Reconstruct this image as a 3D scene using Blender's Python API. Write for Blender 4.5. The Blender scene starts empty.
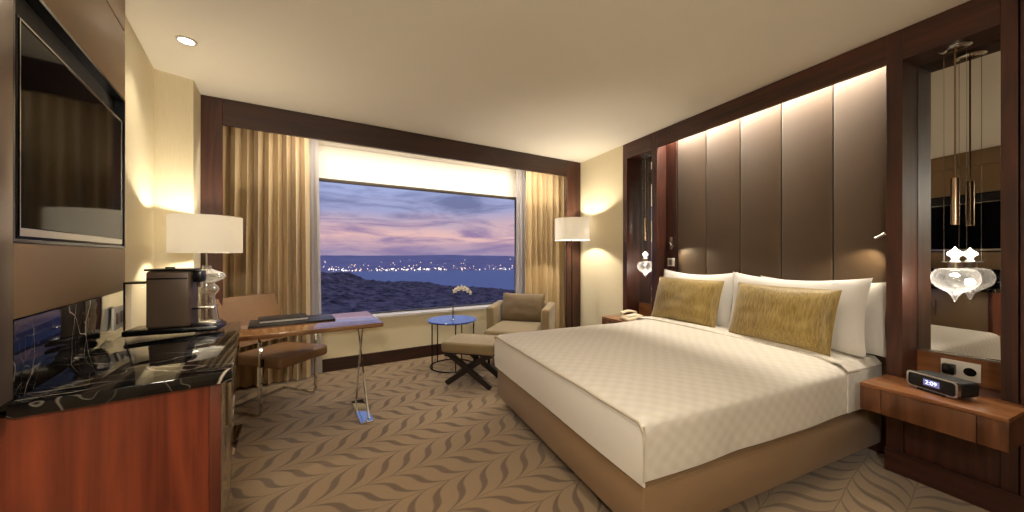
import bpy, bmesh, math, random
from mathutils import Vector, Matrix, noise as mnoise
random.seed(7)
PI = math.pi
S = bpy.context.scene
C = S.collection
R = math.radians

# ------------------------------------------------------------------ materials
def lin(r, g, b):
    f = lambda c: (c/255/12.92) if c/255 <= 0.04045 else ((c/255+0.055)/1.055)**2.4
    return (f(r), f(g), f(b), 1.0)

class NT:
    """tiny helper round a node tree"""
    def __init__(s, nt):
        s.t = nt
    def n(s, kind, ins=None, **props):
        nd = s.t.nodes.new(kind)
        for k, v in props.items():
            setattr(nd, k, v)
        for k, v in (ins or {}).items():
            s.put(nd.inputs[k], v)
        return nd
    def put(s, sock, v):
        if hasattr(v, 'is_output'):
            s.t.links.new(v, sock)
        else:
            sock.default_value = v
    def math(s, op, a, b=0.0, c=None, clamp=False):
        nd = s.t.nodes.new('ShaderNodeMath'); nd.operation = op; nd.use_clamp = clamp
        s.put(nd.inputs[0], a)
        s.put(nd.inputs[1], b)
        if c is not None: s.put(nd.inputs[2], c)
        return nd.outputs[0]
    def mix(s, fac, a, b, blend='MIX'):
        nd = s.t.nodes.new('ShaderNodeMix'); nd.data_type = 'RGBA'; nd.blend_type = blend
        s.put(nd.inputs[0], fac); s.put(nd.inputs[6], a); s.put(nd.inputs[7], b)
        return nd.outputs[2]
    def ramp(s, fac, stops, interp='LINEAR'):
        nd = s.t.nodes.new('ShaderNodeValToRGB'); cr = nd.color_ramp; cr.interpolation = interp
        while len(cr.elements) < len(stops): cr.elements.new(0.5)
        for e, (p, c) in zip(cr.elements, stops):
            e.position = p; e.color = c if len(c) == 4 else (*c, 1)
        s.put(nd.inputs[0], fac)
        return nd.outputs[0]
    def coord(s, scale=(1, 1, 1), rot=(0, 0, 0), loc=(0, 0, 0), kind='Object'):
        tc = s.n('ShaderNodeTexCoord')
        mp = s.n('ShaderNodeMapping', {'Vector': tc.outputs[kind], 'Scale': scale, 'Rotation': rot, 'Location': loc})
        return mp.outputs[0]
    def noise(s, vec, scale=5, detail=3, rough=0.5, dist=0.0):
        nd = s.n('ShaderNodeTexNoise', {'Vector': vec, 'Scale': scale, 'Detail': detail, 'Roughness': rough, 'Distortion': dist})
        return nd.outputs['Fac']

def new_mat(name):
    m = bpy.data.materials.new(name); m.use_nodes = True
    nt = NT(m.node_tree); b = m.node_tree.nodes['Principled BSDF']
    return m, nt, b

def pbsdf(b, nt, color=None, rough=0.5, metal=0.0, coat=0.0, coat_rough=0.05, ior=None, spec=None, sheen=0.0):
    if color is not None: nt.put(b.inputs['Base Color'], color)
    nt.put(b.inputs['Roughness'], rough); nt.put(b.inputs['Metallic'], metal)
    nt.put(b.inputs['Coat Weight'], coat); nt.put(b.inputs['Coat Roughness'], coat_rough)
    if ior: nt.put(b.inputs['IOR'], ior)
    if spec is not None: nt.put(b.inputs['Specular IOR Level'], spec)
    nt.put(b.inputs['Sheen Weight'], sheen)

def bump(nt, b, height, strength=0.3, dist=0.01):
    nd = nt.n('ShaderNodeBump', {'Strength': strength, 'Distance': dist, 'Height': height})
    nt.put(b.inputs['Normal'], nd.outputs[0])

def plain(name, col, rough=0.5, metal=0.0, var=0.06, vscale=8, **k):
    m, nt, b = new_mat(name)
    f = nt.noise(nt.coord(), vscale, 3)
    d = tuple(max(0, c*(1-var)) for c in col[:3])+(1,); l = tuple(min(1, c*(1+var)) for c in col[:3])+(1,)
    pbsdf(b, nt, nt.mix(f, d, l), rough, metal, **k)
    return m

def wood(name, dark, light, axis='z', rough=0.35, coat=0.25, ior=None, fine=1.0, figure=0.5):
    m, nt, b = new_mat(name)
    lo, hi = .7, 16.0*fine
    sc = {'x': (lo, hi, hi), 'y': (hi, lo, hi), 'z': (hi, hi, lo)}[axis]
    v = nt.coord(sc)
    n1 = nt.noise(v, 1.0, 5, 0.6, 0.6)
    sc2 = tuple(c*5 if c > 5 else c*1.5 for c in sc)
    n2 = nt.noise(nt.coord(sc2), 1.0, 2, 0.5)
    sc3 = tuple(c*0.35 if c > 5 else c*0.8 for c in sc)
    n3 = nt.noise(nt.coord(sc3), 1.0, 2, 0.5, .4)
    rings = nt.math('FRACT', nt.math('MULTIPLY', n3, 7.0))
    rings = nt.math('PINGPONG', rings, 0.5)
    f = nt.math('ADD', nt.math('MULTIPLY', n1, 0.75), nt.math('MULTIPLY', rings, figure))
    f = nt.math('ADD', f, nt.math('MULTIPLY', nt.math('SUBTRACT', n2, 0.5), 0.25))
    col = nt.ramp(f, [(0.3, dark), (0.72, light)])
    pbsdf(b, nt, col, rough, 0, coat, 0.12, ior)
    bump(nt, b, n2, 0.05, 0.002)
    return m

def fabric(name, c1, c2, scale=400, rough=0.85, sheen=0.2, stripe=None, bumps=0.25, big=0.15):
    m, nt, b = new_mat(name)
    sc = stripe or (1, 1, 1)
    f = nt.noise(nt.coord(sc), scale, 2, 0.6)
    g = nt.noise(nt.coord(sc), scale*0.06, 3, 0.5)
    f2 = nt.math('ADD', nt.math('MULTIPLY', f, 1-big), nt.math('MULTIPLY', g, big))
    pbsdf(b, nt, nt.ramp(f2, [(0.35, c1), (0.65, c2)]), rough, sheen=sheen)
    bump(nt, b, f, bumps, 0.002)
    return m

M = {}
M['wall'] = None
def wallpaper(name, c1, c2):
    m, nt, b = new_mat(name)
    f = nt.noise(nt.coord((60, 60, 2.5)), 4, 3, 0.6)
    pbsdf(b, nt, nt.ramp(f, [(0.3, c1), (0.7, c2)]), 0.7)
    bump(nt, b, f, 0.05, 0.002)
    return m
M['wall'] = wallpaper('cream_wallpaper', lin(222, 210, 176), lin(230, 219, 188))
M['ceiling'] = plain('ceiling_paint', lin(244, 239, 226), 0.8, var=0.01)
WD, WL = lin(44, 20, 13), lin(78, 39, 25)
M['wood_v'] = wood('dark_walnut_vertical', WD, WL, 'z', 0.45, 0.06)
M['wood_h'] = wood('dark_walnut_horizontal_y', WD, WL, 'y', 0.45, 0.06)
M['wood_x'] = wood('dark_walnut_horizontal_x', lin(36, 18, 13), lin(60, 32, 22), 'x', 0.4, 0.1)
M['wood_cab'] = wood('red_walnut_cabinet', lin(92, 34, 20), lin(150, 68, 40), 'z', 0.28, 0.4, fine=0.8, figure=0.35)
M['wood_cab_dark'] = wood('red_walnut_post', lin(70, 26, 17), lin(105, 46, 29), 'z', 0.28, 0.4)
M['wood_night'] = wood('walnut_nightstand', lin(74, 42, 24), lin(112, 70, 43), 'z', 0.3, 0.3, fine=0.8)
M['wood_night_top'] = wood('walnut_nightstand_top', lin(104, 61, 33), lin(150, 99, 58), 'y', 0.3, 0.3, fine=0.8)  # lit copy of the nightstand walnut, lamp light put into its lighter colour
M['wood_desk'] = wood('desk_walnut', lin(104, 68, 42), lin(148, 106, 68), 'x', 0.12, 1.0, ior=1.7, fine=0.8)
M['wood_legs'] = plain('ebony_wood', lin(28, 20, 18), 0.4)
M['taupe_panel'] = plain('taupe_upholstered_panel', lin(138, 112, 80), 0.5, var=0.03)
M['headboard'] = fabric('headboard_fabric', lin(74, 55, 35), lin(82, 61, 39), 260, 0.6, 0.2, bumps=0.08)
M['bed_base'] = fabric('bed_base_leatherette', lin(134, 106, 76), lin(144, 116, 84), 200, 0.5, 0.1, bumps=0.1)
M['black'] = plain('black_gloss', lin(12, 12, 13), 0.25)
M['black_matte'] = plain('black_matte', lin(16, 15, 16), 0.6)
M['black_leather'] = fabric('black_leather', lin(18, 17, 18), lin(28, 27, 28), 300, 0.4, 0.0)
M['screen'] = plain('tv_screen', lin(8, 9, 14), 0.06, ior=1.11)
M['silver'] = plain('silver_metal', lin(190, 188, 182), 0.25, 1.0)
M['chrome'] = plain('chrome', lin(215, 215, 215), 0.08, 1.0, var=0.02)
M['brass'] = plain('warm_brass', lin(178, 152, 126), 0.25, 1.0, var=0.03)
M['nickel'] = plain('brushed_nickel', lin(175, 165, 150), 0.3, 1.0)
M['bronze'] = plain('dark_bronze', lin(58, 40, 28), 0.35, 0.8)
M['purple_panel'] = plain('satin_taupe_metal', lin(120, 104, 100), 0.28, 0.5)
M['beige_lacquer'] = plain('beige_lacquer', lin(150, 128, 98), 0.25, coat=0.5)
M['white_plastic'] = plain('white_plastic', lin(225, 220, 208), 0.4)
M['cream_plastic'] = plain('cream_plastic', lin(226, 210, 176), 0.35)
M['socket_silver'] = plain('satin_silver_plastic', lin(205, 198, 186), .3)
M['sill'] = plain('pale_stone_sill', lin(225, 222, 220), 0.15)
M['blind'] = plain('cream_blind', lin(236, 228, 212), 0.8, var=0.01)
M['alu_dark'] = plain('dark_window_metal', lin(72, 64, 56), 0.4, 0.5)
M['blue_top'] = plain('blue_lacquer_table_top', lin(34, 62, 140), 0.1, coat=1.0)  # blue of the reflected dusk sky painted into the top's colour
M['armchair'] = fabric('olive_beige_upholstery', lin(122, 104, 70), lin(138, 118, 82), 300, 0.8, 0.3)
M['arm_cushion'] = fabric('olive_brown_cushion', lin(98, 80, 54), lin(114, 94, 64), 300, 0.75, 0.3)
M['leather'] = fabric('brown_leather', lin(108, 76, 46), lin(126, 92, 58), 120, 0.42, 0.0, bumps=0.1)
M['curtain'] = fabric('gold_beige_curtain', lin(182, 156, 112), lin(196, 170, 126), 240, 0.6, 0.4, big=0.0)
M['white_linen'] = fabric('white_linen', lin(216, 212, 206), lin(224, 221, 215), 300, 0.85, 0.1, bumps=0.1)
M['mattress_white'] = fabric('mattress_white', lin(236, 230, 220), lin(242, 237, 228), 300, 0.8, 0.1, bumps=0.05)
M['gold_cushion'] = fabric('olive_gold_cushion', lin(116, 94, 38), lin(164, 138, 72), 110, 0.5, 0.4, stripe=(1.0, 1.0, 0.12), bumps=0.35, big=0.3)
M['paper'] = plain('white_paper', lin(228, 226, 220), 0.8)
M['machine'] = plain('machine_brown_grey', lin(98, 82, 68), 0.35, 0.15)
M['petal'] = plain('orchid_petal', lin(246, 244, 240), 0.6)
M['petal_core'] = plain('orchid_core', lin(220, 180, 60), 0.6)
M['green'] = plain('stem_green', lin(60, 74, 46), 0.5)
M['seam'] = plain('piping_taupe', lin(104, 84, 60), 0.7)
M['hem'] = plain('hem_piping', lin(196, 184, 162), 0.85)

def coverlet_mat():
    m, nt, b = new_mat('quilted_coverlet')
    v = nt.coord()
    sp = nt.n('ShaderNodeSeparateXYZ', {'Vector': v})
    x, y, z = sp.outputs
    q = nt.math('ADD', y, z)
    wv = nt.math('MULTIPLY', nt.math('SINE', nt.math('MULTIPLY', q, 48)), .35)
    a = nt.math('SINE', nt.math('ADD', nt.math('MULTIPLY', x, 70), wv))
    c = nt.math('SINE', nt.math('MULTIPLY', q, 70))
    h = nt.math('MULTIPLY', a, c)
    f = nt.math('MULTIPLY_ADD', h, 0.5, 0.5)
    n = nt.noise(v, 300, 2)
    f2 = nt.math('ADD', nt.math('MULTIPLY', f, 0.7), nt.math('MULTIPLY', n, 0.3))
    pbsdf(b, nt, nt.ramp(f2, [(0.15, lin(213, 205, 190)), (0.8, lin(223, 216, 203))]), 0.75, sheen=0.2)
    bump(nt, b, f2, 0.45, 0.004)
    return m
M['coverlet'] = coverlet_mat()

def marble():
    m, nt, b = new_mat('black_marble')
    v = nt.coord((1, 1, 1))
    wob = nt.n('ShaderNodeTexNoise', {'Vector': v, 'Scale': 2.2, 'Detail': 4.0})
    wsc = nt.n('ShaderNodeVectorMath', {0: wob.outputs['Color'], 1: (.35, .35, .35)}, operation='MULTIPLY').outputs[0]
    vv = nt.n('ShaderNodeVectorMath', {0: v, 1: wsc}, operation='ADD').outputs[0]
    vv = nt.n('ShaderNodeMapping', {'Vector': vv, 'Scale': (1.0, 4.2, 2.0), 'Rotation': (0.3, 0.5, -0.9)}).outputs[0]
    vo = nt.n('ShaderNodeTexVoronoi', {'Vector': vv, 'Scale': 1.7}, feature='DISTANCE_TO_EDGE')
    line = nt.math('LESS_THAN', vo.outputs['Distance'], 0.011)
    soft = nt.math('SUBTRACT', 1.0, nt.math('MULTIPLY', vo.outputs['Distance'], 75.0), clamp=True)
    msk = nt.noise(v, 3.2, 3)
    msk = nt.ramp(msk, [(0.42, (0, 0, 0)), (0.62, (1, 1, 1))])
    vo2 = nt.n('ShaderNodeTexVoronoi', {'Vector': vv, 'Scale': 6.0}, feature='DISTANCE_TO_EDGE')
    soft2 = nt.math('SUBTRACT', 1.0, nt.math('MULTIPLY', vo2.outputs['Distance'], 40.0), clamp=True)
    f = nt.math('ADD', nt.math('MULTIPLY', soft, msk), nt.math('MULTIPLY', nt.math('MULTIPLY', soft2, msk), 0.25), clamp=True)
    col = nt.mix(f, lin(13, 12, 13), lin(205, 192, 178))
    pbsdf(b, nt, col, 0.05, ior=1.45)
    return m
M['marble'] = marble()

def carpet():
    m, nt, b = new_mat('leaf_wave_carpet')
    v = nt.coord((1, 1, 1), (0, 0, R(-13)))
    sp = nt.n('ShaderNodeSeparateXYZ', {'Vector': v})
    u, vv = sp.outputs[0], sp.outputs[1]
    nz = nt.n('ShaderNodeTexNoise', {'Vector': v, 'Scale': 1.6, 'Detail': 1.0})
    wob = nt.math('MULTIPLY', nt.math('SUBTRACT', nz.outputs['Fac'], 0.5), 0.05)
    u = nt.math('ADD', u, nt.math('MULTIPLY', wob, 2.0))
    vv = nt.math('ADD', vv, wob)
    W, P = 0.24, 0.15
    t = nt.math('PINGPONG', nt.math('DIVIDE', vv, W), 1.0)
    s = nt.math('MULTIPLY_ADD', t, 1.96, -0.98)
    f = nt.math('ARCSINE', s)
    ph = nt.math('ADD', nt.math('DIVIDE', u, P), nt.math('MULTIPLY', f, 0.78))
    # a little sideways swell makes the leaf shape
    ph = nt.math('SUBTRACT', ph, nt.math('MULTIPLY', nt.math('SINE', nt.math('MULTIPLY', s, PI)), 0.17))
    fr = nt.math('FRACT', ph)
    dist = nt.math('ABSOLUTE', nt.math('SUBTRACT', fr, 0.5))
    wid = nt.math('SUBTRACT', 1.0, nt.math('MULTIPLY', s, s))
    wid = nt.math('MULTIPLY_ADD', wid, 0.125, 0.03)
    e = nt.math('SUBTRACT', wid, dist)
    leaf = nt.math('MULTIPLY_ADD', e, 14.0, 0.5, clamp=True)
    stem = nt.math('MULTIPLY_ADD', nt.math('SUBTRACT', nt.math('ABSOLUTE', s), 0.955), 60.0, 0.5, clamp=True)
    f = nt.math('MAXIMUM', leaf, nt.math('MULTIPLY', stem, 0.7))
    pile = nt.noise(v, 260, 2, 0.7)
    big = nt.noise(v, 1.1, 2)
    base = nt.mix(f, lin(144, 118, 83), lin(98, 73, 46))
    base = nt.mix(nt.math('MULTIPLY', pile, 0.35), base, lin(86, 68, 48))
    pbsdf(b, nt, base, 0.95, sheen=0.3)
    bump(nt, b, nt.math('ADD', pile, nt.math('MULTIPLY', f, -0.4)), 0.4, 0.006)
    return m
M['carpet'] = carpet()

def glass(name, col=(1, 1, 1, 1), rough=0.0, ior=1.45):
    m, nt, b = new_mat(name)
    pbsdf(b, nt, col, rough, ior=ior); nt.put(b.inputs['Transmission Weight'], 1.0)
    return m
M['glass'] = glass('clear_glass')

def pane_glass(name, tint=(0.96, 0.97, 0.98, 1)):
    m, nt, b = new_mat(name)
    m.node_tree.nodes.remove(b)
    out = [n for n in m.node_tree.nodes if n.type == 'OUTPUT_MATERIAL'][0]
    tr = nt.n('ShaderNodeBsdfTransparent', {'Color': tint})
    gl = nt.n('ShaderNodeBsdfGlossy', {'Roughness': 0.0})
    lw = nt.n('ShaderNodeLayerWeight', {'Blend': 0.08})
    f = nt.math('MULTIPLY', lw.outputs['Fresnel'], 0.30)
    mx = nt.n('ShaderNodeMixShader', {0: f, 1: tr.outputs[0], 2: gl.outputs[0]})
    nt.put(out.inputs['Surface'], mx.outputs[0])
    return m
M['pane'] = pane_glass('window_pane')
M['thin_glass'] = pane_glass('thin_lamp_glass', (0.93, 0.93, 0.92, 1))

def bulb_glass(name='blown_glass', k=.22):
    """blown glass, thin: mostly clear, milky and shiny towards its rim"""
    m, nt, b = new_mat(name)
    m.node_tree.nodes.remove(b)
    out = [n for n in m.node_tree.nodes if n.type == 'OUTPUT_MATERIAL'][0]
    tr = nt.n('ShaderNodeBsdfTransparent', {'Color': (0.95, 0.95, 0.94, 1)})
    gl = nt.n('ShaderNodeBsdfGlossy', {'Roughness': 0.04})
    df = nt.n('ShaderNodeBsdfTranslucent', {'Color': (0.9, 0.88, 0.84, 1)})
    d2 = nt.n('ShaderNodeBsdfDiffuse', {'Color': (0.9, 0.88, 0.84, 1)})
    lw = nt.n('ShaderNodeLayerWeight', {'Blend': 0.35})
    mk = nt.n('ShaderNodeMixShader', {0: 0.5, 1: df.outputs[0], 2: d2.outputs[0]})
    a = nt.n('ShaderNodeMixShader', {0: nt.math('MULTIPLY_ADD', lw.outputs['Facing'], k, 0.02), 1: tr.outputs[0], 2: mk.outputs[0]})
    c = nt.n('ShaderNodeMixShader', {0: nt.math('MULTIPLY_ADD', lw.outputs['Fresnel'], 0.5, 0.02), 1: a.outputs[0], 2: gl.outputs[0]})
    nt.put(out.inputs['Surface'], c.outputs[0])
    return m
M['blown'] = bulb_glass()
M['lamp_glass'] = bulb_glass('lamp_base_glass', .55)

def mirror_mat():
    m, nt, b = new_mat('mirror_silver')
    f = nt.noise(nt.coord(), 2, 1)
    pbsdf(b, nt, nt.mix(f, (0.55, 0.54, 0.52, 1), (0.56, 0.55, 0.53, 1)), 0.01, 1.0)
    return m
M['mirror'] = mirror_mat()

def shade_mat(name, col):
    m, nt, b = new_mat(name)
    m.node_tree.nodes.remove(b)
    out = [n for n in m.node_tree.nodes if n.type == 'OUTPUT_MATERIAL'][0]
    w = nt.noise(nt.coord(), 300, 2)
    c = nt.mix(w, col, tuple(x*0.93 for x in col[:3])+(1,))
    tl = nt.n('ShaderNodeBsdfTranslucent', {'Color': c})
    df = nt.n('ShaderNodeBsdfDiffuse', {'Color': c})
    mx = nt.n('ShaderNodeMixShader', {0: 0.62, 1: df.outputs[0], 2: tl.outputs[0]})
    nt.put(out.inputs['Surface'], mx.outputs[0])
    return m
M['shade'] = shade_mat('lampshade_linen', lin(250, 248, 243))

def sheer_mat():
    m, nt, b = new_mat('sheer_voile')
    m.node_tree.nodes.remove(b)
    out = [n for n in m.node_tree.nodes if n.type == 'OUTPUT_MATERIAL'][0]
    w = nt.noise(nt.coord(), 200, 2)
    c = nt.mix(w, lin(230, 226, 224), lin(215, 210, 210))
    tr = nt.n('ShaderNodeBsdfTransparent')
    tl = nt.n('ShaderNodeBsdfTranslucent', {'Color': c})
    df = nt.n('ShaderNodeBsdfDiffuse', {'Color': c})
    a = nt.n('ShaderNodeMixShader', {0: 0.5, 1: df.outputs[0], 2: tl.outputs[0]})
    mx = nt.n('ShaderNodeMixShader', {0: 0.65, 1: tr.outputs[0], 2: a.outputs[0]})
    nt.put(out.inputs['Surface'], mx.outputs[0])
    return m
M['sheer'] = sheer_mat()

def emit(name, col, strength):
    m, nt, b = new_mat(name)
    nt.put(b.inputs['Base Color'], col)
    nt.put(b.inputs['Emission Color'], col); nt.put(b.inputs['Emission Strength'], strength)
    return m
M['bulb'] = emit('warm_bulb', (1, 0.82, 0.55, 1), 14)
M['frost_bulb'] = emit('frosted_pendant_bulb', (1, .93, .82, 1), 3)  # brightness of the spot-lit finial, painted in as emission
M['downlight'] = emit('downlight_lens', (1, 0.93, 0.78, 1), 12)
M['led_digit'] = emit('clock_digits', (0.75, 0.8, 1, 1), 1.2)
M['led_back'] = emit('clock_backlight', (0.16, 0.17, 0.42, 1), 0.35)

# ------------------------------------------------------------------ mesh builder
class MB:
    def __init__(s):
        s.bm = bmesh.new()
    def box(s, lo, hi, bevel=0.0, seg=2, mat=None):
        lo = Vector(lo); hi = Vector(hi)
        r = bmesh.ops.create_cube(s.bm, size=1.0)
        vs = r['verts']
        for v in vs:
            v.co = Vector(((lo[i]+hi[i])/2 + v.co[i]*(hi[i]-lo[i]) for i in range(3)))
        es = list({e for v in vs for e in v.link_edges})
        if bevel > 0:
            rb = bmesh.ops.bevel(s.bm, geom=es, offset=bevel, segments=seg, profile=0.5, affect='EDGES')
            vs = list({v for f in rb['faces'] for v in f.verts} | {v for v in vs if v.is_valid})
        if mat is not None:
            for v in vs: v.co = mat @ v.co
        return vs
    def cyl(s, p0, p1, r0, r1=None, seg=24):
        r1 = r0 if r1 is None else r1
        p0 = Vector(p0); p1 = Vector(p1); d = p1-p0
        q = d.to_track_quat('Z', 'Y').to_matrix().to_4x4()
        mt = Matrix.Translation((p0+p1)/2) @ q
        bmesh.ops.create_cone(s.bm, cap_ends=True, segments=seg, radius1=r0, radius2=r1, depth=d.length, matrix=mt)
    def lathe(s, prof, c=(0, 0, 0), seg=36, closed=False):
        """prof: list of (r, z)"""
        c = Vector(c); rows = []
        for r, z in prof:
            if r < 1e-5:
                rows.append([s.bm.verts.new(c+Vector((0, 0, z)))])
            else:
                rows.append([s.bm.verts.new(c+Vector((r*math.cos(2*PI*i/seg), r*math.sin(2*PI*i/seg), z))) for i in range(seg)])
        prs = list(zip(rows[:-1], rows[1:]))
        if closed: prs.append((rows[-1], rows[0]))
        for a, b in prs:
            for i in range(seg):
                j = (i+1) % seg
                if len(a) == 1 and len(b) == 1: continue
                if len(a) == 1: s.bm.faces.new((a[0], b[j], b[i]))
                elif len(b) == 1: s.bm.faces.new((a[i], a[j], b[0]))
                else: s.bm.faces.new((a[i], a[j], b[j], b[i]))
    def sweep(s, path, sect, up=Vector((0, 0, 1)), closed=False, cap=True):
        """sect: list of (a, b) offsets in (side, up) of the path"""
        path = [Vector(p) for p in path]; n = len(path); rows = []
        for i, p in enumerate(path):
            if closed: t = path[(i+1) % n]-path[i-1]
            else: t = path[min(i+1, n-1)]-path[max(i-1, 0)]
            t.normalize()
            side = t.cross(up)
            if side.length < 1e-4: side = t.cross(Vector((0, 1, 0)))
            side.normalize(); u2 = side.cross(t).normalized()
            rows.append([s.bm.verts.new(p+side*a+u2*b) for a, b in sect])
        m = len(sect)
        for i in range(n if closed else n-1):
            a = rows[i]; b = rows[(i+1) % n]
            for k in range(m):
                l = (k+1) % m
                s.bm.faces.new((a[k], a[l], b[l], b[k]))
        if cap and not closed:
            s.bm.faces.new(rows[0][::-1]); s.bm.faces.new(rows[-1])
    def tube(s, path, r, seg=8, closed=False, up=Vector((0, 0, 1))):
        s.sweep(path, [(r*math.cos(2*PI*k/seg), r*math.sin(2*PI*k/seg)) for k in range(seg)], up, closed)
    def bar(s, path, w, h, up=Vector((0, 0, 1)), closed=False):
        s.sweep(path, [(-w/2, -h/2), (w/2, -h/2), (w/2, h/2), (-w/2, h/2)], up, closed)
    def prism(s, poly, z0, z1):
        a = [s.bm.verts.new((x, y, z0)) for x, y in poly]; b = [s.bm.verts.new((x, y, z1)) for x, y in poly]
        n = len(poly)
        s.bm.faces.new(a[::-1]); s.bm.faces.new(b)
        for i in range(n):
            j = (i+1) % n
            s.bm.faces.new((a[i], a[j], b[j], b[i]))
    def grid(s, fn, nu, nv):
        rows = [[s.bm.verts.new(fn(i/nu, j/nv)) for j in range(nv+1)] for i in range(nu+1)]
        for i in range(nu):
            for j in range(nv):
                s.bm.faces.new((rows[i][j], rows[i+1][j], rows[i+1][j+1], rows[i][j+1]))
        return rows
    def build(s, name, mat, parent=None, smooth=True, angle=35):
        bmesh.ops.recalc_face_normals(s.bm, faces=s.bm.faces[:])
        me = bpy.data.meshes.new(name); s.bm.to_mesh(me); s.bm.free()
        me.materials.append(mat)
        if smooth:
            for p in me.polygons: p.use_smooth = True
            me.set_sharp_from_angle(angle=R(angle))
        o = bpy.data.objects.new(name, me); C.objects.link(o)
        if parent is not None: o.parent = parent
        return o

def tag(o, label=None, cat=None, group=None, kind=None):
    if label: o['label'] = label
    if cat: o['category'] = cat
    if group: o['group'] = group
    if kind: o['kind'] = kind
    return o
def thing(name, label, cat, loc=(0, 0, 0), rz=0.0, group=None):
    o = bpy.data.objects.new(name, None); C.objects.link(o)
    o.empty_display_size = 0.1
    o.location = loc; o.rotation_euler = (0, 0, rz)
    return tag(o, label, cat, group)
def struct(name, mb, mat, label=None, parent=None, loc=None, rz=0, smooth=False):
    o = mb.build(name, mat, parent, smooth)
    if loc is not None: o.location = loc
    o.rotation_euler = (0, 0, rz)
    if parent is None: o['kind'] = 'structure'
    if label: o['label'] = label
    if label and parent is None: o['category'] = label.split('|')[-1] if '|' in label else 'wall'
    return o
def boxes(*bs, bevel=0.0):
    m = MB()
    for lo, hi in bs: m.box(lo, hi, bevel)
    return m
def st(name, mb, mat, label, cat, loc=None, rz=0.0, smooth=False):
    o = mb.build(name, mat, None, smooth)
    if loc is not None: o.location = loc
    o.rotation_euler = (0, 0, rz)
    return tag(o, label, cat, None, 'structure')
def pillow_mb(w, h, t, nu=28, nv=20, dent=0.05, seed=0, sag=0.0):
    """pillow in local x (width), z (height, 0..h), y (thickness); pinched corners"""
    m = MB()
    def pt(a, b, sgn):
        u = a*2-1; v = b*2-1
        k = max(0.0, (1-abs(u)**2.6)*(1-abs(v)**2.6))**0.5
        x = w/2*u*(1-dent*(1-v*v)*(abs(u)**3))
        z = h/2*v*(1-dent*1.2*(1-u*u)*(abs(v)**3))
        y = sgn*t/2*k
        wr = mnoise.noise(Vector((u*2.3+seed, v*2.3, seed*1.7+sgn)))*0.012 + mnoise.noise(Vector((u*6+seed, v*5, seed+sgn*3)))*0.004
        y += sgn*wr*k
        z -= sag*(1-u*u)*(v*0.5+0.5)
        return Vector((x, y, z+h/2))
    n = {}
    for sgn in (1, -1):
        for i in range(nu+1):
            for j in range(nv+1):
                edge = i in (0, nu) or j in (0, nv)
                key = (i, j, 0 if edge else sgn)
                if key not in n: n[key] = m.bm.verts.new(pt(i/nu, j/nv, sgn))
        for i in range(nu):
            for j in range(nv):
                q = []
                for (a, b) in ((i, j), (i+1, j), (i+1, j+1), (i, j+1)):
                    edge = a in (0, nu) or b in (0, nv)
                    q.append(n[(a, b, 0 if edge else sgn)])
                m.bm.faces.new(q)
    return m

# ------------------------------------------------------------------ layout constants
ZC = 2.74                       # ceiling height
LW = (-0.61, 0.0, 0.0); LR = R(13)          # left wall frame: local x into the room, local y along the wall
WW = (0.0, 4.611, 0.0); WR = R(7.58)        # window wall frame: local x along it, local y outwards
def lw(x, y):
    c, s = math.cos(LR), math.sin(LR)
    return (LW[0]+c*x-s*y, LW[1]+s*x+c*y)
def ww(x, y):
    c, s = math.cos(WR), math.sin(WR)
    return (WW[0]+c*x-s*y, WW[1]+s*x+c*y)

# ------------------------------------------------------------------ room shell
st('floor', boxes(((-2.3, -1.4, -0.1), (3.6, 5.6, 0.0))), M['carpet'], 'beige carpet with brown leaf wave pattern', 'floor')
st('ceiling', boxes(((-2.3, -1.4, ZC), (3.6, 5.6, ZC+0.1))), M['ceiling'], 'plain cream painted ceiling', 'ceiling')
m = MB()
p0 = lw(0, -1.5); p1 = lw(0, 3.55)
m.prism([p0, p1, (-1.215, 3.565), (-1.262, 3.850), ww(-1.34, 0.3), ww(-2.0, 0.3), lw(-0.12, -1.5)][::-1], 0, ZC)
st('wall_left', m, M['wall'], 'cream wall with corner pier behind the table lamp', 'wall')
st('wall_back', boxes(((-0.6, -1.32, 0), (3.6, -1.2, ZC))), M['wall'], 'plain cream wall behind the viewer', 'wall')
m = MB()
m.box((3.27, -1.4, 0), (3.4, 5.6, ZC)); m.box((3.05, 3.50, 0), (3.27, 5.4, ZC))
st('wall_right', m, M['wall'], 'cream wall lit by the floor lamp', 'wall')
WX0, WX1, SZ, WT = -0.458, 2.338, 0.60, 2.69
m = MB()
m.box((-2.0, 0, 0), (WX0, 0.24, ZC)); m.box((WX1, 0, 0), (3.5, 0.24, ZC))
m.box((WX0, 0, 0), (WX1, 0.24, SZ)); m.box((WX0, 0, WT), (WX1, 0.24, ZC))
st('wall_window', m, M['wall'], 'cream wall below and beside the wide window', 'wall', WW, WR)
st('baseboard_window', boxes(((-1.3, -0.02, 0), (3.05, -0.001, 0.15)), bevel=0.003), M['wood_x'], 'dark wood baseboard below the window', 'baseboard', WW, WR)
st('baseboard_right', boxes(((3.032, 3.505, 0), (3.049, 4.40, 0.12))), M['wood_h'], 'dark wood baseboard under the lamp-lit cream wall', 'baseboard')
# sill
st('trim_1', boxes(((WX0-0.03, -0.03, SZ-0.03), (WX1+0.03, 0.13, SZ+0.004)), bevel=0.004), M['sill'], 'pale polished window sill ledge', 'window sill', WW, WR)
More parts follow.
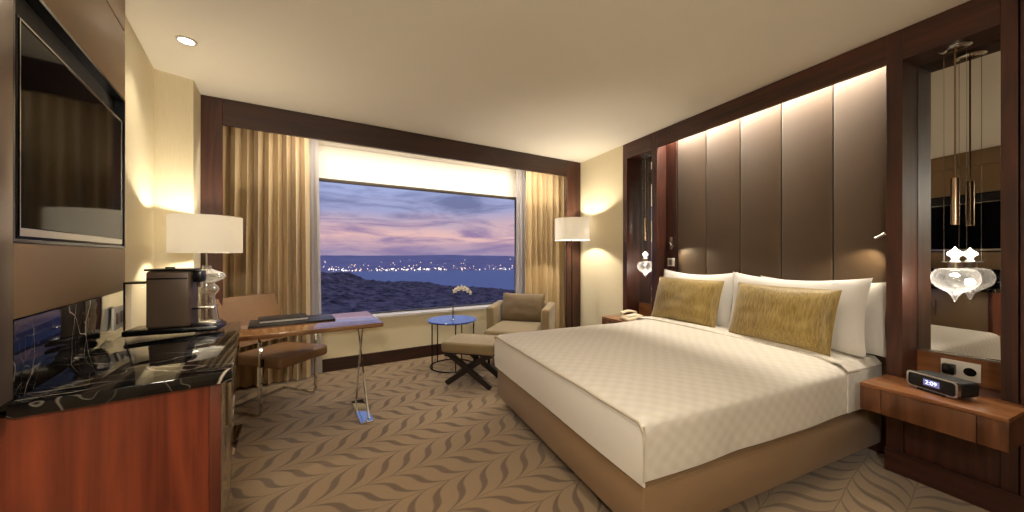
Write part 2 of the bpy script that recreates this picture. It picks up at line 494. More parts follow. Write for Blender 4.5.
# window
w = thing('window_1', 'wide dusk window overlooking the bay', 'window', WW, WR); w['kind'] = 'structure'
f = 0.03
m = MB()
for lo, hi in (((WX0, .13, SZ+.004), (WX0+f, .19, WT)), ((WX1-f, .13, SZ+.004), (WX1, .19, WT)), ((WX0+f, .13, SZ+.004), (WX1-f, .19, SZ+.02)), ((WX0+f, .13, WT-f), (WX1-f, .19, WT))):
    m.box(lo, hi)
m.build('window_frame', M['alu_dark'], w, False)
boxes(((WX0+f, .155, SZ+.02), (WX1-f, .161, WT-f))).build('pane', M['pane'], w, False)
# roller blind above the glass
bl = thing('roller_blind', 'cream roller blind pulled part way down over the window', 'blind', WW, WR)
boxes(((WX0+.005, .055, 2.245), (WX1-.005, .06, 2.63))).build('blind_fabric', M['blind'], bl, False)
boxes(((WX0+.005, .045, 2.205), (WX1-.005, .07, 2.245)), bevel=.004).build('bottom_rail', M['alu_dark'], bl)
m = MB(); m.cyl((WX0+.005, .06, 2.655), (WX1-.005, .06, 2.655), .03); m.build('roller_tube', M['blind'], bl)
# wooden portal round the window bay
PY = -0.592
m = MB(); m.box((-1.362, PY, 0), (-1.205, PY+.04, ZC-.002), .003); m.box((-1.362, PY+.04, 0), (-1.335, -.025, ZC-.002))
st('trim_2', m, M['wood_v'], 'dark wood jamb at the left of the window bay', 'wood trim', WW, WR)
m = MB(); m.box((2.74, PY, 0), (2.995, PY+.04, ZC-.002), .003)
st('trim_3', m, M['wood_v'], 'dark wood jamb behind the floor lamp', 'wood trim', WW, WR)
m = MB(); m.box((-1.204, PY, 2.505), (2.739, PY+.04, ZC-.002), .003)
st('trim_4', m, M['wood_x'], 'dark wood lintel across the top of the window bay', 'wood trim', WW, WR)

# ------------------------------------------------------------------ headboard wall joinery
XW = 3.05
st('trim_5', boxes(((XW, 3.425, 0), (3.268, 3.499, ZC-.002)), bevel=.002), M['wood_v'], 'dark wood upright beside the lamp-lit wall', 'wood trim')
st('trim_6', boxes(((XW, 2.945, 0), (3.268, 3.021, ZC-.002)), bevel=.002), M['wood_v'], 'dark wood upright between far niche and headboard', 'wood trim')
st('trim_7', boxes(((XW, 1.013, 0), (3.268, 1.086, ZC-.002)), bevel=.002), M['wood_v'], 'dark wood upright between headboard and near niche', 'wood trim')
st('trim_8', boxes(((XW, 0.602, 0), (3.268, 0.655, ZC-.002)), bevel=.002), M['wood_v'], 'dark wood upright right of the near niche', 'wood trim')
st('trim_9', boxes(((XW+.006, -1.19, 0), (3.268, 0.597, ZC-.002)), bevel=.002), M['wood_v'], 'wide dark wood wall panel at the right edge', 'wood trim')
st('trim_10', boxes(((XW, 1.087, 2.555), (XW+.03, 2.944, ZC-.002)), bevel=.002), M['wood_h'], 'dark wood lintel above the headboard', 'wood trim')
st('trim_11', boxes(((XW, 0.656, 2.548), (3.268, 1.012, ZC-.002)), bevel=.002), M['wood_h'], 'dark wood header above the near mirror niche', 'wood trim')
st('trim_12', boxes(((XW, 3.022, 2.548), (3.268, 3.424, ZC-.002)), bevel=.002), M['wood_h'], 'dark wood header above the far mirror niche', 'wood trim')
st('trim_13', boxes(((3.185, 2.80, 0.345), (3.268, 2.944, ZC-.002)), bevel=.002), M['wood_v'], 'narrow recessed wood panel behind the far reading lamp', 'wood trim')
st('trim_14', boxes(((XW+.02, 0.656, 0.0), (3.268, 1.012, 0.597)), bevel=.002), M['wood_v'], 'dark wood panel below the near nightstand', 'wood trim')
st('trim_15', boxes(((XW+.02, 3.022, 0.0), (3.268, 3.424, 0.597)), bevel=.002), M['wood_v'], 'dark wood panel below the far nightstand', 'wood trim')
st('trim_16', boxes(((XW-.012, -1.19, 0.0), (XW-.001, 1.09, 0.14)), bevel=.002), M['wood_h'], 'dark wood plinth below the near nightstand', 'wood trim')
st('trim_17', boxes(((XW+.19, .656, .599), (3.268, 1.012, .75)), bevel=.002), M['wood_night_top'], 'walnut back board behind the clock radio', 'wood trim')
st('trim_18', boxes(((XW+.19, 3.022, .599), (3.268, 3.424, .75)), bevel=.002), M['wood_night_top'], 'walnut back board behind the telephone', 'wood trim')

st('trim_19', boxes(((3.251, 1.088, 0.0), (3.269, 2.943, .34))), M['wood_v'], 'dark wood wall strip low behind the bed base', 'wood trim')
# upholstered headboard: five tall panels
hb = thing('headboard', 'tall taupe upholstered headboard of five panels lit from above', 'headboard', (3.19, 1.0, 0))
ys = [1.088, 1.42, 1.764, 2.105, 2.448, 2.797]
for a, b in zip(ys[:-1], ys[1:]):
    m = MB()
    m.box((0.0, a-1.0+.002, 0.35), (0.07, b-1.0-.002, 2.70), .012, 3)
    m.build('panel', M['headboard'], hb)

# mirrors in the niches
for (y0, y1, lab) in ((.659, 1.010, 'tall mirror in the niche above the clock radio'), (3.024, 3.422, 'tall mirror in the far niche above the telephone')):
    mr = thing('mirror', lab, 'mirror', (3.255, (y0+y1)/2, .752), 0)
    hw = (y1-y0)/2; hh = 2.545-.752
    boxes(((-.006, -hw, .012), (.006, hw, hh))).build('mirror_glass', M['mirror'], mr, False)
    boxes(((-.014, -hw, 0), (.006, hw, .011)), bevel=.002).build('edge_strip', M['silver'], mr, False)

# ------------------------------------------------------------------ left wall joinery (local frame of the left wall)
tvp = thing('wall_panel', 'taupe upholstered panelling round the wall television', 'wall panel', (*LW[:2], 0), LR)
ya, yb = 1.494, 2.576
boxes(((.002, ya, 1.165), (.05, yb, 1.385)), bevel=.006).build('lower_panel', M['taupe_panel'], tvp)
boxes(((.002, ya, 2.17), (.05, yb, 2.528)), bevel=.006).build('upper_panel', M['taupe_panel'], tvp)
boxes(((.002, ya, 2.534), (.05, yb, ZC-.003)), bevel=.004).build('top_panel', M['taupe_panel'], tvp)
boxes(((.002, ya, 1.386), (.012, yb, 2.169))).build('backing', M['black_matte'], tvp, False)
boxes(((.0125, ya, 2.157), (.05, yb, 2.169)), ((.0125, yb-.012, 1.397), (.05, yb, 2.157)), ((.0125, ya, 1.397), (.05, ya+.012, 2.157)), ((.0125, ya, 1.386), (.05, yb, 1.397))).build('niche_lining', M['black'], tvp, False)
boxes(((.002, 1.30, 0.945), (.053, ya-.006, ZC-.003)), bevel=.003).build('side_fin', M['purple_panel'], tvp)
tv = thing('television', 'black flat television hung in the panelled recess', 'television', (*lw(.0125, 2.035), 1.398), LR)
hw = .50
boxes(((0.001, -hw, 0), (.032, hw, .655)), bevel=.004).build('body', M['black'], tv)
boxes(((.0325, -hw+.014, .036), (.0335, hw-.014, .636))).build('screen', M['screen'], tv, False)
m = MB()
for lo, hi in (((.0325, -hw+.004, .641), (.035, hw-.004, .646)), ((.0325, -hw+.004, .008), (.035, hw-.004, .032)), ((.0325, -hw+.004, .0325), (.035, -hw+.009, .6405)), ((.0325, hw-.009, .0325), (.035, hw-.004, .6405))):
    m.box(lo, hi)
m.build('bezel_trim', M['silver'], tv, False)

# minibar cabinet, worktop, backsplash
CY0, CY1 = 1.45, 2.60
cab = thing('minibar_cabinet', 'reddish walnut minibar cabinet below the black marble counter', 'cabinet', (*LW[:2], 0), LR)
boxes(((.003, CY0+.03, .0), (.47, CY0+.05, .898))).build('side_panel', M['wood_cab'], cab, False)
boxes(((.003, CY1-.04, .0), (.47, CY1-.02, .898))).build('side_panel', M['wood_cab'], cab, False)
boxes(((.471, CY0+.026, .0), (.503, CY0+.06, .898)), bevel=.002).build('corner_post', M['wood_cab_dark'], cab)
boxes(((.003, CY0+.051, .06), (.46, CY1-.041, .897))).build('carcass', M['wood_cab_dark'], cab, False)
for k in range(2):
    a = CY0+.064+k*.515; b = a+.508
    d = boxes(((.4715, a, .07), (.495, b, .895)), bevel=.002).build('door', M['beige_lacquer'], cab)
    boxes(((.4955, b-.05 if k == 0 else a+.03, .55), (.512, b-.03 if k == 0 else a+.05, .75)), bevel=.003).build('handle', M['nickel'], d)
boxes(((.003, CY0+.07, .0), (.44, CY1-.06, .058))).build('plinth', M['black_matte'], cab, False)
ct = boxes(((.052, CY0, .90), (.535, CY1, .94)), bevel=.004).build('countertop', M['marble'])
ct.location = (*LW[:2], 0); ct.rotation_euler = (0, 0, LR)
tag(ct, 'glossy black marble worktop with white veins on the minibar', 'countertop')
bs = boxes(((.003, CY0+.05, .90), (.05, yb, 1.163)), bevel=.002).build('backsplash', M['marble'])
bs.location = (*LW[:2], 0); bs.rotation_euler = (0, 0, LR)
tag(bs, 'black marble backsplash below the television panelling', 'backsplash')
so = thing('wall_socket', 'white double socket on the black marble backsplash', 'socket', (*lw(.051, 2.40), 1.04), LR)
boxes(((0, -.06, -.055), (.01, .09, .055)), bevel=.003).build('plate', M['white_plastic'], so)
for yy in (-.02, .055):
    boxes(((.0105, yy-.016, -.028), (.0125, yy+.016, .028)), bevel=.0008).build('outlet', M['machine'], so)

# ------------------------------------------------------------------ coffee machine
cm = thing('coffee_machine', 'brown capsule coffee machine on a black tray on the counter', 'coffee machine', (*lw(.27, 2.435), .9415), R(2))
boxes(((-.19, -.075, 0), (.19, .085, .03)), bevel=.008).build('tray', M['black'], cm)
m = MB(); m.box((-.105, -.062, .031), (.07, .062, .325), .012, 3); m.build('body', M['machine'], cm)
m = MB(); m.box((-.112, -.064, .326), (.085, .064, .337), .004); m.build('top_plate', M['black'], cm)
m = MB(); m.cyl((-.03, 0, .3375), (-.03, 0, .345), .02); m.build('button', M['black'], cm)
boxes(((-.10, -.0665, .283), (.06, -.0625, .29)), bevel=.0008).build('side_seam', M['black'], cm)
m = MB(); m.box((.0705, -.035, .262), (.112, .035, .325), .008); m.build('spout_head', M['black'], cm)
m = MB(); m.cyl((.095, 0, .235), (.095, 0, .262), .013, .016); m.build('spout', M['chrome'], cm)
m = MB(); m.box((.0705, -.05, .118), (.165, .05, .128), .003); m.build('cup_rest', M['chrome'], cm)
m = MB(); m.box((.0705, -.055, .031), (.178, .055, .048), .004); m.build('drip_tray', M['silver'], cm)
tk = MB()
tk.box((-.185, -.055, .031), (-.1125, .055, .262), .006); tk.build('water_tank', M['thin_glass'], cm)
m = MB()
for yy in (-.057,):
    m.box((-.187, yy-.003, .262), (-.113, yy+.003, .272)); m.box((-.187, yy-.003, .031), (-.181, yy+.003, .262))
m.box((-.187, -.054, .262), (-.113, .054, .272))
m.build('tank_lid', M['black'], cm)

# ------------------------------------------------------------------ desk
DA = R(9)
dk = thing('desk', 'walnut writing desk on crossed chrome legs by the window', 'desk', (0.18, 3.09, 0), DA)   # origin: near right corner
DL, DD, DZ = 1.24, 0.70, 0.79
boxes(((-DL, 0, DZ-.034), (0, DD, DZ)), bevel=.003).build('desktop', M['wood_desk'], dk)
for xo in (-.13, -DL+.22):
    for sgn in (1, -1):
        m = MB()
        ya_, yb_ = (.02, .62) if sgn == 1 else (.43, .09)
        xs = xo+.018*sgn
        m.bar([(xs, yb_+.0, DZ-.036), (xs, ya_, .012)], .03, .012, up=Vector((1, 0, 0)))
        m.build('leg', M['chrome'], dk)
    boxes(((xo-.05, -.03, .0), (xo+.05, .47, .011)), bevel=.003).build('foot_plate', M['chrome'], dk)
    boxes(((xo-.05, .06, DZ-.046), (xo+.05, .65, DZ-.0345))).build('top_plate', M['chrome'], dk, False)
def dkp(x, y):
    c, s = math.cos(DA), math.sin(DA); return (0.18+c*x-s*y, 3.09+s*x+c*y)
# folder and notebook
fo = thing('desk_folder', 'black leather folder lying flat on the desk', 'folder', (*dkp(-.63, .46), DZ+.0005), DA+R(2))
boxes(((-.30, -.16, 0), (.30, .16, .016)), bevel=.004).build('cover', M['black_leather'], fo)
nb = thing('notebook', 'black notebook with white page edges on the desk folder', 'notebook', (*dkp(-.70, .48), DZ+.018), DA+R(5))
boxes(((-.17, -.12, 0), (.17, .12, .004)), bevel=.001).build('cover', M['black_leather'], nb)
boxes(((-.165, -.115, .0045), (.165, .115, .019))).build('pages', M['paper'], nb, False)
boxes(((-.17, -.12, .0195), (.17, .12, .024)), bevel=.001).build('cover', M['black_leather'], nb)

# table lamp on the desk
tl = thing('table_lamp', 'table lamp with white drum shade and clear glass base on the desk', 'table lamp', (-1.05, 3.31, DZ+.001), 0)
m = MB(); m.lathe([(0, 0), (.075, 0), (.075, .012), (.02, .016), (0, .016)]); m.build('base', M['chrome'], tl)
prof = [(.070, .017), (.066, .08), (.056, .17), (.048, .24), (.050, .265), (.066, .282), (.074, .302), (.066, .324), (.046, .340), (.050, .354), (.092, .374), (.116, .398), (.100, .424), (.05, .444), (.03, .456), (.026, .48)]
inn = [(max(r-.004, .004), z) for r, z in prof[::-1]]
m = MB(); m.lathe(prof+inn, closed=True, seg=48); m.build('glass_body', M['lamp_glass'], tl)
m = MB(); m.cyl((0, 0, .0165), (0, 0, .62), .006, seg=12); m.build('stem', M['chrome'], tl)
m = MB(); m.lathe([(.215, .575), (.215, .845), (.212, .845), (.212, .575)], closed=True, seg=64); m.build('lamp_shade', M['shade'], tl)
m = MB()
for k in range(3):
    a = 2*PI*k/3; m.cyl((.006*math.cos(a), .006*math.sin(a), .61), (.2115*math.cos(a), .2115*math.sin(a), .61), .002, seg=6)
m.build('shade_spider', M['chrome'], tl)
m = MB(); m.lathe([(0, .621), (.012, .622), (.013, .632), (.022, .645), (.024, .657), (.015, .672), (0, .676)]); m.build('bulb', M['bulb'], tl)

# ------------------------------------------------------------------ desk chair (flat chrome bar frame)
# local: x across (to the sitter's left), -y forward
ch = thing('desk_chair', 'brown leather desk chair with flat chrome frame behind the desk', 'chair', (-.667, 3.78, 0), math.atan2(.77, .66))
m = MB(); m.box((-.255, -.30, .40), (.255, .25, .50), .03, 4)
for v in m.bm.verts:
    if v.co.y > -.1: v.co.z -= .03*(v.co.y+.1)
m.build('seat', M['leather'], ch)
m = MB()
def backf(sg):
    def fn(a, b):
        z = .52+.44*b; x = (a*2-1)*(.285-.01*b)
        y = .26+.15*b + .03*(1-(a*2-1)**2) + sg
        return Vector((x, y, z))
    return fn
r1 = m.grid(backf(0.0), 14, 8); r2 = m.grid(backf(.045), 14, 8)
def skirt(m, r1, r2):
    nu, nv = len(r1)-1, len(r1[0])-1
    loop = [(i, 0) for i in range(nu)]+[(nu, j) for j in range(nv)]+[(i, nv) for i in range(nu, 0, -1)]+[(0, j) for j in range(nv, 0, -1)]
    for k in range(len(loop)):
        a = loop[k]; b = loop[(k+1) % len(loop)]
        m.bm.faces.new((r1[a[0]][a[1]], r1[b[0]][b[1]], r2[b[0]][b[1]], r2[a[0]][a[1]]))
skirt(m, r1, r2)
m.build('backrest', M['leather'], ch)
for sx in (-1, 1):
    x = sx*.275
    path = [(x, .33, .62)]+[(x, .30-.0*k, .66) for k in (1,)]+[(x, -.05, .665), (x, -.09, .655), (x, -.115, .62), (x, -.12, .40), (x, -.12, .05), (x, -.105, .018), (x, -.06, .007), (x, .30, .007)]
    m = MB(); m.bar(path, .035, .012, up=Vector((sx, 0, 0)).cross(Vector((0, 1, 0))))
    m.bm.free(); m = MB()
    m.sweep(path, [(-.006, -.012), (.006, -.012), (.006, .012), (-.006, .012)], up=Vector((1, 0, 0)))
    m.build('side_frame', M['chrome'], ch)
    boxes((((x-.025) if sx > 0 else x+.0065, -.135, .42), ((x-.0065) if sx > 0 else x+.025, -.105, .48))).build('seat_bracket', M['black'], ch, False)
boxes(((-.29, .265, .001), (.29, .30, .013)), bevel=.002).build('rear_crossbar', M['chrome'], ch)

# ------------------------------------------------------------------ side table, vase
sd = thing('side_table', 'round side table with glossy blue top and thin black legs', 'side table', (1.03, 4.19, 0), R(20))
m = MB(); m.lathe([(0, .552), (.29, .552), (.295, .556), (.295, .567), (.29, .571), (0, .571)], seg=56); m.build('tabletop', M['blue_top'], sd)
for k in range(5):
    a = 2*PI*k/5+.5
    m = MB(); m.cyl((.26*math.cos(a), .26*math.sin(a), .0155), (.26*math.cos(a), .26*math.sin(a), .551), .0075, seg=10); m.build('leg', M['black'], sd)
m = MB(); m.tube([(.26*math.cos(2*PI*k/48), .26*math.sin(2*PI*k/48), .008) for k in range(48)], .0075, 8, closed=True); m.build('base_ring', M['black'], sd)
va = thing('bud_vase', 'slim glass bud vase holding a white orchid on the blue table', 'vase', (1.03, 4.15, .572), 0)
m = MB(); m.lathe([(0, 0), (.03, 0), (.033, .004), (.02, .012), (.012, .03), (.011, .16), (.016, .175), (.013, .175), (.008, .16), (.008, .03), (0, .02)], seg=20); m.build('glass_body', M['blown'], va)
og = thing('orchid_spray', 'white orchid spray standing in the slim glass vase', 'flower', (1.03, 4.15, .595), 0)
path = [(0, 0, 0), (0, 0, .15), (.004, 0, .26), (.03, -.01, .33), (.08, -.03, .36), (.14, -.06, .35), (.19, -.08, .31)]
m = MB(); m.tube(path, .003, 6); m.build('stem', M['green'], og)
def flower(c, s, yaw):
    m = MB()
    for k in range(5):
        a = 2*PI*k/5+.3
        d = Vector((math.cos(a), 0, math.sin(a)))
        p = [Vector((0, 0, 0)), d*s*.5+Vector((-d.z, 0, d.x))*s*.36, d*s+Vector((0, .2*s, 0)), d*s*.5-Vector((-d.z, 0, d.x))*s*.36]
        mt = Matrix.Rotation(yaw, 3, 'Z')
        vs = [m.bm.verts.new(Vector(c)+mt @ (q+Vector((0, -.1*s, 0)))) for q in p]
        vb = [m.bm.verts.new(v.co+mt @ Vector((0, .003, 0))) for v in vs]
        m.bm.faces.new(vs); m.bm.faces.new(vb[::-1])
        for i in range(4): m.bm.faces.new((vs[i], vs[(i+1) % 4], vb[(i+1) % 4], vb[i]))
    o = m.build('blossom', M['petal'], og, False)
    m = MB(); bmesh.ops.create_icosphere(m.bm, subdivisions=2, radius=s*.2, matrix=Matrix.Translation(Vector(c)+Matrix.Rotation(yaw, 3, 'Z') @ Vector((0, -.2*s, 0)))); m.build('flower_core', M['petal_core'], o)
for c, s, yw in (((.02, -.012, .325), .035, .1), ((.055, -.025, .35), .04, -.3), ((.095, -.04, .36), .04, .2), ((.13, -.06, .35), .04, -.1), ((.165, -.075, .33), .038, .3), ((.195, -.085, .30), .03, .5)):
    flower(c, s, yw)

# ------------------------------------------------------------------ armchair and ottoman
AR = R(-40)
ac = thing('armchair', 'olive beige armchair with loose back cushion in the window corner', 'armchair', (1.85, 4.10, 0), AR)
m = MB(); m.box((-.305, -.42, .25), (.305, .40, .45), .045, 5); m.build('seat', M['armchair'], ac)
def arm(sx):
    m = MB()
    m.box((-.052, -.02, .12), (.052, .50, .70), .035, 5)
    for v in m.bm.verts:
        if v.co.y < .1: v.co.z -= max(0, (v.co.z-.4))*.10
        v.co.x += sx*.362 + sx*(v.co.z-.4)*.03
    m.build('armrest', M['armchair'], ac)
arm(-1); arm(1)
m = MB(); m.box((-.30, .41, .12), (.30, .52, .70), .04, 5)
for v in m.bm.verts: v.co.y += max(0, v.co.z-.45)*.12
m.build('backrest', M['armchair'], ac)
for sx in (-.26, .26):
    for yy in (-.34, .44):
        m = MB(); m.cyl((sx, yy, 0), (sx, yy, .249 if yy < 0 else .119), .016, .022, 12); m.build('leg', M['wood_legs'], ac)
m = MB(); m.box((-.28, -.36, .13), (.28, .36, .248), .01); m.build('seat_frame', M['wood_legs'], ac)
cu = pillow_mb(.60, .385, .16, seed=3, dent=.02).build('back_cushion', M['arm_cushion'], ac)
cu.location = (0, .27, .445); cu.rotation_euler = (R(-14), 0, 0)

ot = thing('ottoman', 'olive beige ottoman on crossed dark legs before the armchair', 'ottoman', (1.125, 3.60, 0), R(-38))
m = MB(); m.box((-.285, -.225, .345), (.285, .225, .455), .028, 5); m.build('seat', M['armchair'], ot)
for yy in (-.17, .17):
    for sg in (1, -1):
        o = yy+.016*sg
        m = MB(); m.bar([(-.25*sg, o, .012), (-.215*sg, o, .035), (.20*sg, o, .325), (.25*sg, o, .335)], .03, .055, up=Vector((0, 0, 1)))
        m.build('leg', M['wood_legs'], ot)
boxes(((-.25, -.19, .331), (.25, .19, .344))).build('seat_frame', M['wood_legs'], ot, False)

# ------------------------------------------------------------------ floor lamp
fl = thing('floor_lamp', 'bronze floor lamp with white drum shade in the corner', 'floor lamp', (2.66, 4.06, 0), 0)
m = MB(); m.lathe([(0, 0), (.14, 0), (.14, .014), (.02, .022), (0, .022)], seg=40); m.build('base', M['bronze'], fl)
m = MB(); m.cyl((0, 0, .0225), (0, 0, 1.62), .011, seg=14); m.build('pole', M['bronze'], fl)
m = MB(); m.lathe([(.235, 1.55), (.235, 1.845), (.232, 1.845), (.232, 1.55)], closed=True, seg=64); m.build('lamp_shade', M['shade'], fl)
m = MB()
for k in range(3):
    a = 2*PI*k/3; m.cyl((.0115*math.cos(a), .0115*math.sin(a), 1.60), (.2315*math.cos(a), .2315*math.sin(a), 1.60), .002, seg=6)
m.build('shade_spider', M['bronze'], fl)
m = MB(); m.lathe([(0, 1.621), (.012, 1.622), (.013, 1.632), (.022, 1.645), (.024, 1.657), (.015, 1.672), (0, 1.676)]); m.build('bulb', M['bulb'], fl)

# ------------------------------------------------------------------ curtains
def drape(name, label, cat, x0, x1, yc, z0, z1, folds, amp, mat, group, seed, flare=0.0, th=.004):
    n = folds*12; m = MB()
    def base(a, b, off):
        # a along, b up
        ph = a*folds*2*PI + .8*math.sin(a*7+seed) + .3*math.sin(b*3+seed)*math.sin(a*5)
        am = amp*(.78+.22*math.sin(a*folds*1.7+seed))*(1.0-.15*b)
        x = x0+(x1-x0)*a + flare*(1-b)*(a-.5) + .008*math.sin(2*ph)
        y = yc+am*math.sin(ph)+.008*math.sin(b*7+a*20+seed)
        return Vector((x, y+off, z0+(z1-z0)*b))
    r1 = m.grid(lambda a, b: base(a, b, 0), n, 24)
    r2 = m.grid(lambda a, b: base(a, b, th), n, 24)
    skirt(m, r1, r2)
    o = m.build(name, mat, None, True, 80)
    o.location = WW; o.rotation_euler = (0, 0, WR)
    return tag(o, label, cat, group)
drape('curtain', 'gold beige curtain gathered left of the window behind the desk', 'curtain', -1.315, -.54, -.145, .012, 2.69, 9, .056, M['curtain'], 'gold beige curtains', 1.3, .03)
drape('curtain', 'gold beige curtain gathered right of the window behind the armchair', 'curtain', 2.30, 3.02, -.145, .012, 2.69, 7, .056, M['curtain'], 'gold beige curtains', 4.1, .03)
drape('sheer_curtain', 'white sheer gathered at the left edge of the window', 'sheer curtain', -.58, -.45, -.06, .015, 2.69, 3, .016, M['sheer'], 'white sheer curtains', 2.2, .10, .002)
drape('sheer_curtain', 'white sheer gathered at the right edge of the window', 'sheer curtain', 2.19, 2.42, -.06, .015, 2.69, 4, .016, M['sheer'], 'white sheer curtains', 5.2, .02, .002)

# ------------------------------------------------------------------ bed
bed = thing('bed', 'large double bed with quilted cream coverlet and taupe base', 'bed', (1.135, 1.168, 0), 0)   # local x to the head, y across
BL, BW = 2.045, 1.79
boxes(((.12, .12, 0), (BL-.05, BW-.12, .079))).build('plinth', M['black_matte'], bed, False)
boxes(((0, 0, .08), (BL+.068, BW, .335)), bevel=.025).build('base', M['bed_base'], bed)
m = MB(); m.box((.012, .012, .336), (BL-.004, BW-.012, .585), .04, 4); m.build('mattress', M['mattress_white'], bed)
# coverlet: crowned top, rounded edge, near and far skirts down the sides
def cover(grow):
    NX, NY = 60, 64
    def fn(a, b):
        # b runs from the near hem over the top to the far hem
        x = -.012-grow + a*(BL-.34+.012)
        Ltot = BW+.02; side = .245
        s = b*(Ltot+2*side)-side
        r = .032
        if s < 0: y, z = -.01, .632+s*1.06
        elif s > Ltot: y, z = Ltot-.01, .632-(s-Ltot)*1.06
        else: y, z = s-.01, .632
        # round the two long edges
        if 0 <= s <= Ltot:
            e = min(s, Ltot-s)
            if e < r: z -= r-math.sqrt(max(0, r*r-(r-e)**2))
            k = min(1, e/.45); crown = (1-(1-k)**2)*.035
            fx = min(1, max(0, (x+.01)/.35)); crown *= (1-(1-fx)**2)
            z += crown
            xe = x+.012
            if xe < r: z -= (r-math.sqrt(max(0, r*r-(r-xe)**2)))*.5
            z += .004*mnoise.noise(Vector((x*3, y*3, 0)))+.0015*mnoise.noise(Vector((x*9, y*9, 2)))
            z += .022*max(0, min(1, (x-1.35)/.3))*min(1, e/.12)
        else:
            d = min(1, (-s if s < 0 else s-Ltot)/.2)
            sg = -1 if s < 0 else 1
            y += sg*(.006*d + .006*d*math.sin(x*7+1.5*mnoise.noise(Vector((x*2, 0, 4)))))
            z -= .05*max(0, 1-(-s if s < 0 else s-Ltot)/.06)*0
        y += 0
        return Vector((x, y, z+grow))
    return fn, NX, NY
fn, NX, NY = cover(0.0)
m = MB(); r1 = m.grid(fn, NX, NY)
def inset(a, b):
    p = fn(a, b); c = Vector((BL/2, BW/2, .3)); d = Vector((0, c.y-p.y, 0))
    if p.z < .60: p.y += .006 if p.y < c.y else -.006
    else: p.z -= .006
    return p
r2 = m.grid(inset, NX, NY); skirt(m, r1, r2)
m.build('coverlet', M['coverlet'], bed, True, 60)
m = MB()
# foot drop of the coverlet: a plain band closing the foot end
def foot(off):
    def fn2(a, b):
        y = -.01+(BW+.02)*a; e = min(a, 1-a)*(BW+.02)
        zt = fn(0, (.245+(BW+.02)*a)/(BW+.02+.49)).z-.004
        z = .345+(zt-.345)*b
        return Vector((-.011-.006*math.sin(b*PI)-.003*math.sin(a*9)*(1-b)+off, y, z))
    return fn2
q1 = m.grid(foot(0), 40, 10); q2 = m.grid(foot(.008), 40, 10); skirt(m, q1, q2)
m.build('foot_drop', M['mattress_white'], bed)
m = MB()
pth = []
for k in range(61):
    b = (.245+(BW+.02)*k/60)/(BW+.02+.49); p = fn(0.0, b); pth.append((p.x-.002, p.y, p.z+.001))
m.tube(pth, .0055, 6)
for k in (0, 1):
    yy = -.012 if k == 0 else BW+.012
    m.tube([(-.012, yy, .61-.02*j) for j in range(13)], .005, 6, up=Vector((1, 0, 0)))
m.build('piping', M['hem'], bed)
# turned-down sheet band at the head end
def fold_band(off):
    def fn3(a, b):
        y = -.016+(BW+.032)*a; x = BL-.42+.42*b
        e = min(y+.016, BW+.016-y)
        z = .648+.030*(1-(1-min(1, e/.4))**2)
        r = .035
        if e < r: z -= r-math.sqrt(max(0, r*r-(r-e)**2))
        z += .016*(1-b)*min(1, e/.15)*math.sin(min(1, b*8)*PI/2)+.006
        z += .006*mnoise.noise(Vector((x*4, y*4, 7)))
        return Vector((x, y, z+off))
    return fn3
m = MB(); q1 = m.grid(fold_band(.012), 50, 16); q2 = m.grid(fold_band(0), 50, 16); skirt(m, q1, q2)
m.build('turned_down_fold', M['coverlet'], bed)
# side drop of the sheet near the head
for sgn in (0, 1):
    m = MB()
    y0 = -.017 if sgn == 0 else BW+.017
    q1 = m.grid(lambda a, b: Vector((BL-.42+.42*a, y0+(.004*math.sin(a*9) if sgn == 0 else -.004*math.sin(a*9)), .374+.24*b)), 14, 6)
    yo = .008 if sgn == 0 else -.008
    q2 = m.grid(lambda a, b: Vector((BL-.42+.42*a, y0+yo+(.004*math.sin(a*9) if sgn == 0 else -.004*math.sin(a*9)), .374+.24*b)), 14, 6)
    skirt(m, q1, q2); m.build('side_drop', M['coverlet'], bed)

# pillows: local x -> world -y ... width runs along world y
def place_pillow(name, label, cat, mat, w, h, t, x, y, z, lean, seed, group, twist=0.0, sag=0.0, dent=.05):
    o = pillow_mb(w, h, t, seed=seed, dent=dent, sag=sag).build(name, mat)
    o.rotation_euler = (R(-lean), 0, R(-90+twist)); o.location = (x, y, z)
    return tag(o, label, cat, group)
G1, G2 = 'white bed pillows', 'olive gold cushions'
ZP = .698
place_pillow('pillow', 'white pillow standing behind the gold cushion nearest the window', 'pillow', M['white_linen'], .84, .52, .17, 3.02, 2.50, ZP-.01, 12, 1.0, G1, 0, .03)
place_pillow('pillow', 'big white pillow standing behind the gold cushion nearest the clock radio', 'pillow', M['white_linen'], .93, .52, .17, 2.975, 1.615, ZP-.01, 9, 2.0, G1, 0, .03)
place_pillow('pillow', 'white pillow pressed against the headboard behind the big near pillow', 'pillow', M['white_linen'], .80, .49, .08, 3.122, 1.50, ZP-.012, 3, 3.0, G1, 0, .02)
place_pillow('throw_cushion', 'olive gold cushion on the window side of the bed', 'cushion', M['gold_cushion'], .72, .45, .15, 2.86, 2.475, ZP-.01, 17, 4.0, G2, 2, 0, .03)
place_pillow('throw_cushion', 'olive gold cushion on the clock radio side of the bed', 'cushion', M['gold_cushion'], .71, .45, .15, 2.815, 1.615, ZP-.01, 17, 5.0, G2, -2, 0, .03)

